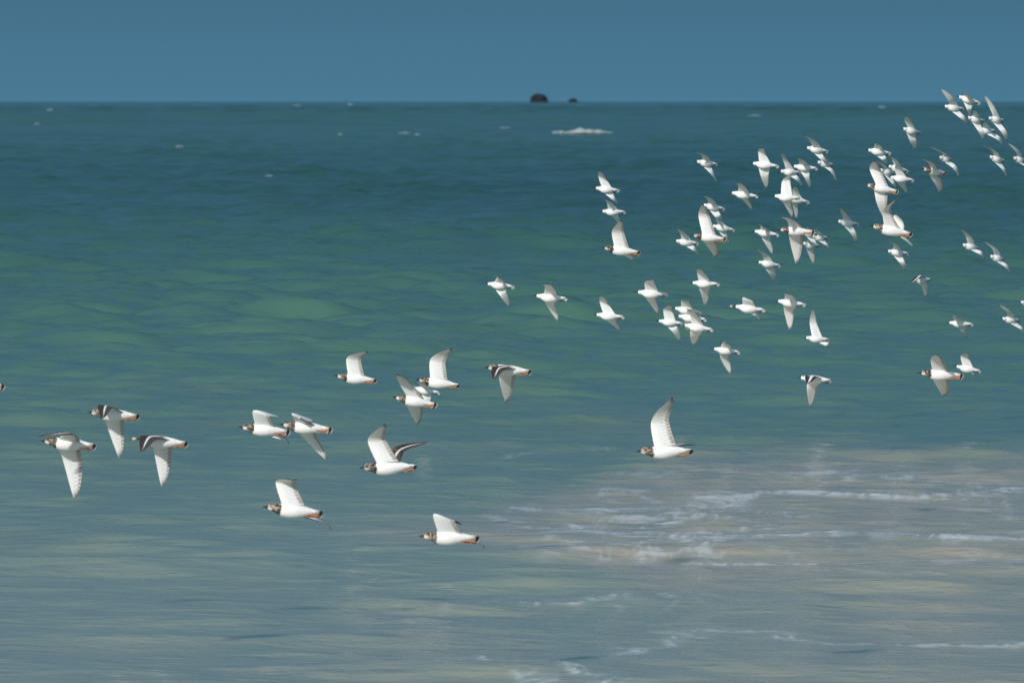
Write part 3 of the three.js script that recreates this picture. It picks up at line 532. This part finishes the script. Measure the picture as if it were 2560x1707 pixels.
  ['sanderling', [3.005,0.708,-65.639], [-0.971,0.070,0.230], 48, 0.195, [-44,48,68], [16,34,54], [-71,53,182], [19,-51,-29], [55,-46,-47], [59,-101,-134], 'greyish sanderling with drooped upper wing in shade over grey-green water'],
  ['sanderling', [3.078,1.227,-65.651], [-0.675,0.127,0.727], 48, 0.195, [-29,66,69], [15,60,60], [-73,121,170], [59,-49,10], [81,-33,-12], [104,-96,-94], 'white sanderling ahead in the slanting pair of slim-winged birds'],
  ['sanderling', [3.257,1.150,-65.650], [-0.591,0.127,0.797], 48, 0.195, [-30,60,74], [17,50,36], [-96,116,167], [50,-55,13], [72,-44,-11], [100,-114,-85], 'white sanderling behind in the slanting pair of slim-winged birds'],
  ['sanderling', [3.347,0.735,-65.639], [-0.712,0.087,0.697], 48, 0.195, [-19,48,83], [18,51,66], [-84,105,176], [61,-57,9], [86,-51,-15], [101,-110,-95], 'white sanderling near the picture edge, full body in view, above grey shallow water'],
  ['sanderling', [3.466,0.844,-65.642], [-0.641,0.111,0.760], 48, 0.195, [-18,87,31], [13,81,11], [-75,121,134], [38,-67,11], [69,-67,-10], [69,-129,-91], 'sanderling cut off by the picture edge, only bill, face and dusky wing tip showing'],
  ['sanderling', [2.963,2.160,-65.674], [-0.788,0.106,0.607], 48, 0.195, [-33,50,77], [10,61,71], [-90,129,164], [49,-68,5], [78,-54,-15], [108,-117,-93], 'white sanderling ahead in the horizon group, dark wing tip against the sky'],
  ['sanderling', [2.974,2.214,-63.763], [-0.865,0.260,0.429], 48, 0.189, [-26,37,78], [12,26,92], [-48,40,189], [-4,-63,0], [30,-60,-17], [20,-114,-104], 'sanderling with black folded wing on its back, level with the horizon'],
  ['sanderling', [3.113,2.082,-65.672], [-0.689,0.148,0.709], 48, 0.195, [-14,43,85], [19,38,66], [-17,60,200], [19,-75,9], [60,-78,-3], [59,-143,-88], 'white sanderling in the horizon group, its neck crossed by the wing of the bird above'],
  ['sanderling', [3.250,2.002,-67.011], [-0.717,0.042,0.695], 48, 0.199, [-22,46,85], [14,46,67], [-29,60,203], [67,-55,9], [93,-38,-13], [125,-108,-92], 'lowest sanderling of the horizon group, dusky wing slanting back'],
  ['sanderling', [3.249,2.081,-65.672], [-0.626,0.098,0.774], 48, 0.195, [-37,74,54], [4,69,42], [-81,166,137], [34,-76,12], [71,-68,-4], [84,-148,-81], 'white sanderling rearmost of the horizon group, long slim wing raised to the sky'],
  ['sanderling', [2.680,2.006,-65.671], [-0.725,0.155,0.671], 48, 0.195, [-41,63,67], [4,59,61], [-37,100,179], [-5,-66,-10], [42,-62,-42], [36,-132,-108], 'white sanderling alone just below and ahead of the horizon group, blunt grey wing up'],
  ['sanderling', [2.910,1.818,-65.666], [-0.474,0.068,0.878], 48, 0.195, [-32,40,86], [2,36,67], [-115,81,175], [51,-62,16], [72,-43,-6], [102,-134,-76], 'small round-bodied sanderling with hair-thin forward wing, over the small dark-headed turnstone'],
  ['sanderling', [3.255,1.816,-65.666], [-0.619,0.174,0.766], 48, 0.195, [-30,53,79], [8,45,64], [-115,96,167], [38,-68,12], [59,-60,-13], [78,-132,-87], 'white sanderling under the horizon group with thin wings in a shallow bow'],
  ['sanderling', [3.408,1.813,-65.666], [-0.474,0.077,0.877], 48, 0.195, [-21,48,85], [13,45,66], [-85,112,176], [51,-54,16], [66,-50,-10], [81,-91,-93], 'white sanderling cut by the picture edge below the horizon group'],
  ['sanderling', [-0.560,0.360,-62.246], [-0.966,0.193,0.173], 48, 0.197, [-36,46,72], [26,41,61], [-45,64,188], [26,-100,-8], [38,-91,-35], [46,-120,-123], 'white sanderling tucked between the two overlapping turnstones of the middle trio'],
];
FLOCK.forEach((b, i) => makeBird(b, i * 3.7 + 1.3));

renderer.render(scene, camera);
